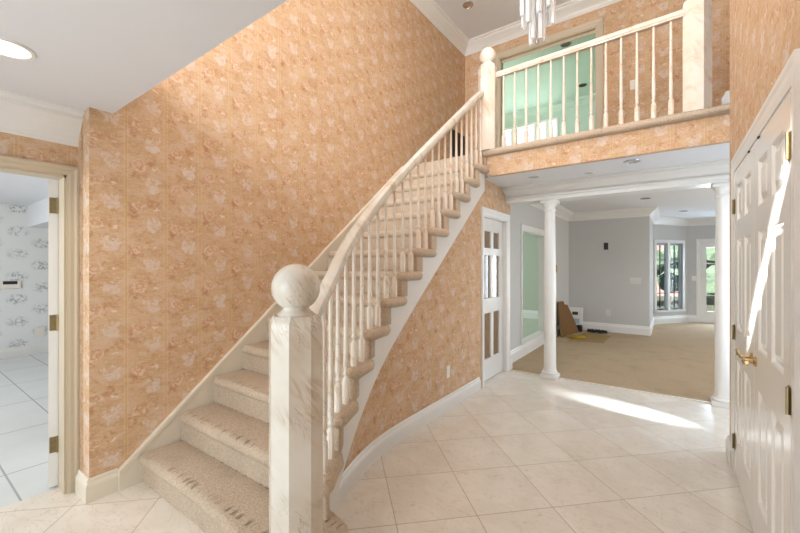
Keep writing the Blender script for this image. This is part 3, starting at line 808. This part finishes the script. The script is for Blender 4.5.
bm = NB(); wall_cells(bm, 'x', XS, XS+.014, (5.30, 5.82), (3.2, 3.62), [(5.33, 5.79, 3.23, 3.59)]); obj('frame', bm, 'dark', gv)
bm = NB(); box(bm, XS, XS+.004, 5.33, 5.79, 3.23, 3.59)
for i in range(11): box(bm, XS+.003, XS+.012, 5.33, 5.79, 3.235+i*.033, 3.243+i*.033)
obj('louvres', bm, 'dark', gv)
bm = NB()
# living back wall fittings
def plate(name, label, x, z, w, h, mat='plate', cat='switch', part='rocker'):
    t = thing(name, label, cat, (x, 9.25, z))
    obj('cover_plate', box(NB(), x-w/2, x+w/2, 9.242, 9.25, z-h/2, z+h/2, .002), mat, t)
    obj(part, box(NB(), x-w/5, x+w/5, 9.238, 9.243, z-h/4, z+h/4), mat, t)
plate('junction_box', 'small dark open junction box high on the grey living room wall', -1.16, 1.86, .085, .15, 'dark', 'junction box', 'wiring')  # an open junction box, no outlet fitted
plate('outlet', 'white outlet low on the grey living room wall', -1.12, .42, .09, .14, 'grey_plate', 'outlet', 'socket')
plate('light_switch', 'double white switch plate near the grey wall corner', -.62, 1.12, .2, .13, 'grey_plate', 'switch', 'rocker')
t = thing('light_switch', 'white double switch plate between the bay window and glazed garden door', 'switch', (.47, 12.1, 1.12))
obj('cover_plate', box(NB(), .41, .53, 12.09, 12.1, 1.06, 1.18, .002), 'plate', t); obj('rocker', box(NB(), .43, .51, 12.086, 12.092, 1.09, 1.15), 'plate', t)
t = thing('thermostat', 'small pale control pad on the sprigged wallpaper of the tiled room', 'thermostat', (-8.45, 1.22, 1.2))
obj('body', box(NB(), -8.45, -8.42, 1.1, 1.34, 1.07, 1.2, .005), 'plate', t); obj('display', box(NB(), -8.42, -8.417, 1.14, 1.3, 1.14, 1.19), 'dark', t)
t = thing('outlet', 'white outlet above the baseboard on the sprigged wallpaper', 'outlet', (-8.45, 1.55, .3))
obj('cover_plate', box(NB(), -8.45, -8.44, 1.5, 1.62, .26, .42, .003), 'plate', t); obj('socket', box(NB(), -8.44, -8.436, 1.53, 1.59, .3, .38), 'plate', t)
t = thing('intercom', 'pale wall panel on the grey wall just past the opening', 'wall panel', (-1.915, 8.0, 1.2))
obj('body', box(NB(), -1.915, -1.89, 7.9, 8.1, 1.2, 1.55, .004), 'casing_paint', t); obj('grille', box(NB(), -1.89, -1.886, 7.94, 8.06, 1.3, 1.45), 'mat_tan', t)

# ------------------------------------------------------------------ THINGS ON THE LIVING CARPET
bm = NB()
P0 = [(0, 0), (.85, 0), (.7, .24), (.55, .46), (.42, .62), (.3, .63), (.26, .70), (.06, .70), (0, .64)]
loft(bm, [[Vector((-1.80+o+.17*u/.85-.07*z/.7, 7.98+u, .008+z)) for u, z in P0] for o in (0, .012)])
tag(obj('cardboard_sheet', bm, 'card'), 'brown cut cardboard sheet leaning on the grey wall behind the column', 'cardboard')
pf = thing('picture_frame', 'white framed picture leaning on the wall beside the cardboard', 'picture', (-1.6, 9.1, 0))
def lean(bm): 
    bmesh.ops.transform(bm, matrix=Matrix.Translation((-1.755, 9.1, .012)) @ Matrix.Rotation(math.radians(-11), 4, 'X'), verts=bm.verts); return bm
bm = NB(); wall_cells(bm, 'y', 0, .02, (-.15, .15), (.0, .5), [(-.115, .115, .04, .46)]); obj('frame', lean(bm), 'white_paint', pf)
obj('print', lean(box(NB(), -.115, .115, .008, .018, .04, .46)), 'plate', pf)
bm = NB(); prism(bm, [(-.07, .004), (.05, .004), (.05, .009), (-.07, .009)], .33, .40); obj('print_motif', lean(bm), 'dark', pf)
bm = NB(); prism(bm, [(-.05, .004), (.08, .004), (.08, .009), (-.05, .009)], .14, .25); obj('print_motif', lean(bm), 'bluegrey', pf)
rg = random.Random(3)
bm = NB()
pts = []
for i in range(70):
    a = i*.55; r = .05+.05*math.sin(i*.9)
    pts.append((-1.46+i*.0046+r*math.cos(a), 8.93+r*.6*math.sin(a), .03+.022*(1+math.sin(i*1.7))))
tube(bm, pts, .016, 6)
tag(obj('cable_pile', bm, 'black', None, True), 'low heap of black cables lying under the framed picture', 'cables')
bm = NB(); box(bm, -1.69, -1.575, 8.86, 8.97, .008, .15, .01); tag(obj('speaker_box', bm, 'black'), 'small black box standing in front of the framed picture', 'box')
bm = NB(); prism(bm, [(-1.6, 7.62), (-1.02, 7.85), (-1.0, 8.7), (-1.5, 8.8)], .006, .016); tag(obj('floor_mat', bm, 'mat_tan'), 'thin tan mat lying flat on the carpet before the cardboard', 'mat')
bm = NB(); round_slab(bm, [(-1.52+.15*math.cos(2*PI*i/14)*(1+.2*math.sin(3*i)), 8.08+.13*math.sin(2*PI*i/14)) for i in range(14)], .016, .05, .015); tag(obj('cloth', bm, 'yellow', None, True), 'crumpled yellow cloth lying on the tan mat', 'cloth')

# ------------------------------------------------------------------ WINDOWS
wn = thing('window_1', 'white bay window of two dark-muntined casements onto the garden', 'window', (A.x, A.y, 0), None, 'structure')
bm = NB()
for s0, s1, z0, z1 in ((W0-.07, W0, WZ0-.05, WZ1+.08), (W1, W1+.07, WZ0-.05, WZ1+.08), (W0, W1, WZ1, WZ1+.08), (W0-.09, W1+.09, WZ0-.05, WZ0)): facet(bm, s0, s1, z0, z1, -.1, .025)
mid = (W0+W1)/2; facet(bm, mid-.04, mid+.04, WZ0, WZ1, -.08, 0)
obj('frame', bm, 'white_paint', wn)
for s0, s1 in ((W0, mid-.04), (mid+.04, W1)):
    bm = NB()
    for a, b, c, e in ((s0, s0+.035, WZ0, WZ1), (s1-.035, s1, WZ0, WZ1), (s0, s1, WZ0, WZ0+.05), (s0, s1, WZ1-.05, WZ1)): facet(bm, a, b, c, e, -.075, -.035)
    sash = obj('sash', bm, 'bluegrey', wn)
    bm = NB(); c_ = (s0+s1)/2; facet(bm, c_-.009, c_+.009, WZ0, WZ1, -.065, -.045)
    for i in range(1, 4): z = WZ0+(WZ1-WZ0)*i/4; facet(bm, s0, s1, z-.009, z+.009, -.065, -.045)
    obj('muntins', bm, 'dark', sash)
    bm = NB(); facet(bm, s0+.03, s1-.03, WZ0+.04, WZ1-.04, -.057, -.053); obj('pane', bm, 'glass', sash)
    bm = NB(); facet(bm, c_-.04, c_+.04, WZ0+.005, WZ0+.03, -.035, .01); obj('crank', bm, 'old_brass', sash)
dd = thing('door_5', 'white glazed garden door beside the bay window', 'door', (.58, 12.1, 0), None, 'structure')
bm = NB(); wall_cells(bm, 'y', 12.12, 12.17, (.58, 1.42), (.01, 2.03), [(.7, 1.3, .3, 1.9)]); casing(bm, 'y', 12.1, -1, .58, 1.42, 0, 2.03, .08, .02); lf = obj('leaf', bm, 'white_paint', dd)
obj('pane', box(NB(), .7, 1.3, 12.14, 12.146, .3, 1.9), 'glass', lf)
bm = NB()
for z in (.7, 1.1, 1.5): box(bm, .7, 1.3, 12.135, 12.15, z-.01, z+.01)
box(bm, .99, 1.01, 12.135, 12.15, .3, 1.9); obj('muntins', bm, 'white_paint', lf)
# upstairs windows
mw = thing('window_2', 'row of bright upstairs windows across the mint room', 'window', (-2.5, 8.85, ZU), None, 'structure')
bm = NB(); casing(bm, 'y', 8.85, -1, -3.3, -2.09, 3.5, 4.69, .05, .02)
for x, hw in ((-3.03, .08), (-2.53, .045), (-2.28, .033)): box(bm, x-hw, x+hw, 8.85, 8.93, 3.5, 4.69)
fr_ = obj('frame', bm, 'white_paint', mw)
obj('pane', box(NB(), -3.3, -2.09, 8.9, 8.905, 3.5, 4.69), 'glass', fr_)
# added recess window for light; then windows of the entrance wall (behind the viewer)
rw = thing('added_recess_window', 'added unseen side window lighting the recess by the right column', 'window', (1.0, 4.4, 0), None, 'structure')
bm = NB(); casing(bm, 'x', 1.0, -1, 3.95, 4.85, .25, 2.1, .07, .02); box(bm, 1.02, 1.08, 4.37, 4.43, .25, 2.1); obj('frame', bm, 'white_paint', rw)
ew = thing('window_3', 'tall upper foyer window in the entrance wall', 'window', (-1.45, YK, 3.1), None, 'structure')
bm = NB(); casing(bm, 'y', YK, 1, -2.5, -.4, 3.1, 4.45, .08, .02)
for x in (-1.8, -1.1): box(bm, x-.03, x+.03, YK-.1, YK, 3.1, 4.45)
box(bm, -2.58, -.32, YK-.1, YK+.05, 3.05, 3.1); obj('frame', bm, 'white_paint', ew)
ed = thing('window_4', 'glazed sidelights and entrance door in the entrance wall', 'window', (-1.5, YK, 0), None, 'structure')
bm = NB(); casing(bm, 'y', YK, 1, -2.4, -.6, .1, 2.05, .08, .02)
for x in (-1.95, -1.05): box(bm, x-.05, x+.05, YK-.1, YK, .1, 2.05)
obj('frame', bm, 'white_paint', ed)

# ------------------------------------------------------------------ OUTSIDE
tag(obj('lawn', box(NB(), -12, 12, 12.3, 34, -.3, -.12), 'lawn'), 'sunlit green lawn outside the bay window', 'lawn', None, 'stuff')
struct('sun_blocker_slab', box(NB(), -11, 1.2, -4.4, -1.75, 2.3, 2.42), 'white_paint', 'unseen slab added outside to keep sun off the lower openings', 'sun screen')  # added slab blocking sun from the entrance and tiled room openings
tag(obj('brick_house', box(NB(), -7, 1.4, 24, 27, -.12, 7), 'brick'), 'pinkish brick house beyond the garden hedge', 'house')
def bush(x, y, z, r, label, name='garden_bush'):
    bm = NB(); rg = random.Random(int(x*100+y*7)+5)
    for i in range(16):
        c = (x+rg.uniform(-r, r)*.7, y+rg.uniform(-r, r)*.5, z+rg.uniform(.2, 1.5)*r)
        q = bmesh.ops.create_icosphere(bm, subdivisions=2, radius=r*rg.uniform(.3, .5), matrix=Matrix.Translation(c))
        for v in q['verts']: v.co += Vector((rg.uniform(-1, 1), rg.uniform(-1, 1), rg.uniform(-1, 1)))*r*.06
    tag(obj(name, bm, 'leaf'), label, 'bush', 'garden bushes outside the bay')
bush(-1.3, 18, .03, 1.15, 'green garden bush seen through the first casement of the bay window')
bush(.75, 20, .09, 1.25, 'green garden bush seen through the second casement of the bay window')
bush(2.4, 16, .2, 1.4, 'tall green bush seen through the glazed garden door')

# ------------------------------------------------------------------ LIGHTS
def area(name, loc, rot, sx, sy, power, col=(1, 1, 1), spread=PI):
    l = bpy.data.lights.new(name, 'AREA'); l.shape = 'RECTANGLE'; l.size = sx; l.size_y = sy; l.energy = power; l.color = col; l.spread = spread
    o = bpy.data.objects.new(name, l); COL.objects.link(o); o.location = loc; o.rotation_euler = rot; return o
def spot(name, loc, power, col, size=2.2, rad=.06):
    l = bpy.data.lights.new(name, 'SPOT'); l.energy = power; l.color = col; l.spot_size = size; l.spot_blend = .6; l.shadow_soft_size = rad
    o = bpy.data.objects.new(name, l); COL.objects.link(o); o.location = loc; return o
WARM = (1, .9, .78); NEU = (.86, .94, 1); COOL = (1, .985, .96)
area('daylight_upper_window', (-1.45, YK-.02, 3.8), (PI/2, 0, 0), 2.1, 1.35, 200, NEU)
area('daylight_entrance', (-1.5, YK-.02, 1.1), (PI/2, 0, 0), 1.8, 1.9, 58, NEU)
spot('lamp_low_ceiling', (-2.38, .33, ZL-.02), 18, WARM)
area('daylight_living_windows', (3.2, 7.3, 1.3), (PI/2, 0, PI/2), 3.0, 1.8, 85, COOL)
area('added_recess_light', (.99, 4.4, 1.2), (PI/2, 0, PI/2), .85, 1.75, 20, (.72, .86, 1))  # added light in the recess for the hall ceiling and bluish floor
area('daylight_bay', (1.0, 12.3, 1.2), (-PI/2, 0, 0), .8, 1.7, 95, (.66, .83, 1))
area('daylight_tiled_room', (-5.5, -1.62, 1.4), (PI/2, 0, 0), 3, 1.6, 80, (.95, .98, 1))
area('daylight_green_room', (-6.3, 7.3, 1.3), (PI/2, 0, -PI/2), 2.0, 1.5, 110, (.86, .98, 1))
area('daylight_mint_room', (-2.7, 8.98, 4.09), (-PI/2, 0, 0), 1.2, 1.15, 27, (.88, 1, 1))
pl_ = bpy.data.lights.new('foyer_fill_lamp', 'POINT'); pl_.energy = 48; pl_.color = (1, .96, .9); pl_.shadow_soft_size = .12  # added fill lamp above the crystal tiers, evens out the foyer
po = bpy.data.objects.new('foyer_fill_lamp', pl_); COL.objects.link(po); po.location = (CX, CY, 4.25)
gl = spot('added_floor_glare_spot', (2.6, 3.72, .92), 2900, (.8, .9, 1), math.radians(8.2), .02); gl.data.spot_blend = 1  # added spot outside, aimed to lay the bright streak on the floor
gl.rotation_euler = (Vector((-.36, 4.38, 0))-gl.location).to_track_quat('-Z', 'Y').to_euler()
sun = bpy.data.lights.new('sun', 'SUN'); sun.energy = 28; sun.angle = math.radians(.8); sun.color = (1, .96, .9)
so = bpy.data.objects.new('sun', sun); COL.objects.link(so)
sd = Vector((.6, 1, -.9)); so.rotation_euler = sd.to_track_quat('-Z', 'Y').to_euler()

w = bpy.data.worlds.new('World'); scn.world = w; w.use_nodes = True
nt = w.node_tree; bg = nt.nodes['Background']; sky = nt.nodes.new('ShaderNodeTexSky'); sky.sky_type = 'NISHITA'
sky.sun_disc = False; sky.sun_elevation = math.radians(40); nt.links.new(sky.outputs[0], bg.inputs[0]); bg.inputs[1].default_value = .2

# ------------------------------------------------------------------ CAMERA
cam = bpy.data.cameras.new('camera'); cam.sensor_width = 36; cam.lens = 377*36/800; cam.clip_start = .02
co = bpy.data.objects.new('camera', cam); COL.objects.link(co); co.location = (0, 0, 1.42); co.rotation_euler = (PI/2, 0, math.radians(35.8))
scn.camera = co
scn.view_settings.view_transform = 'Standard'; scn.view_settings.look = 'None'; scn.view_settings.gamma = 1; scn.view_settings.exposure = 0
scn.view_settings.use_curve_mapping = False
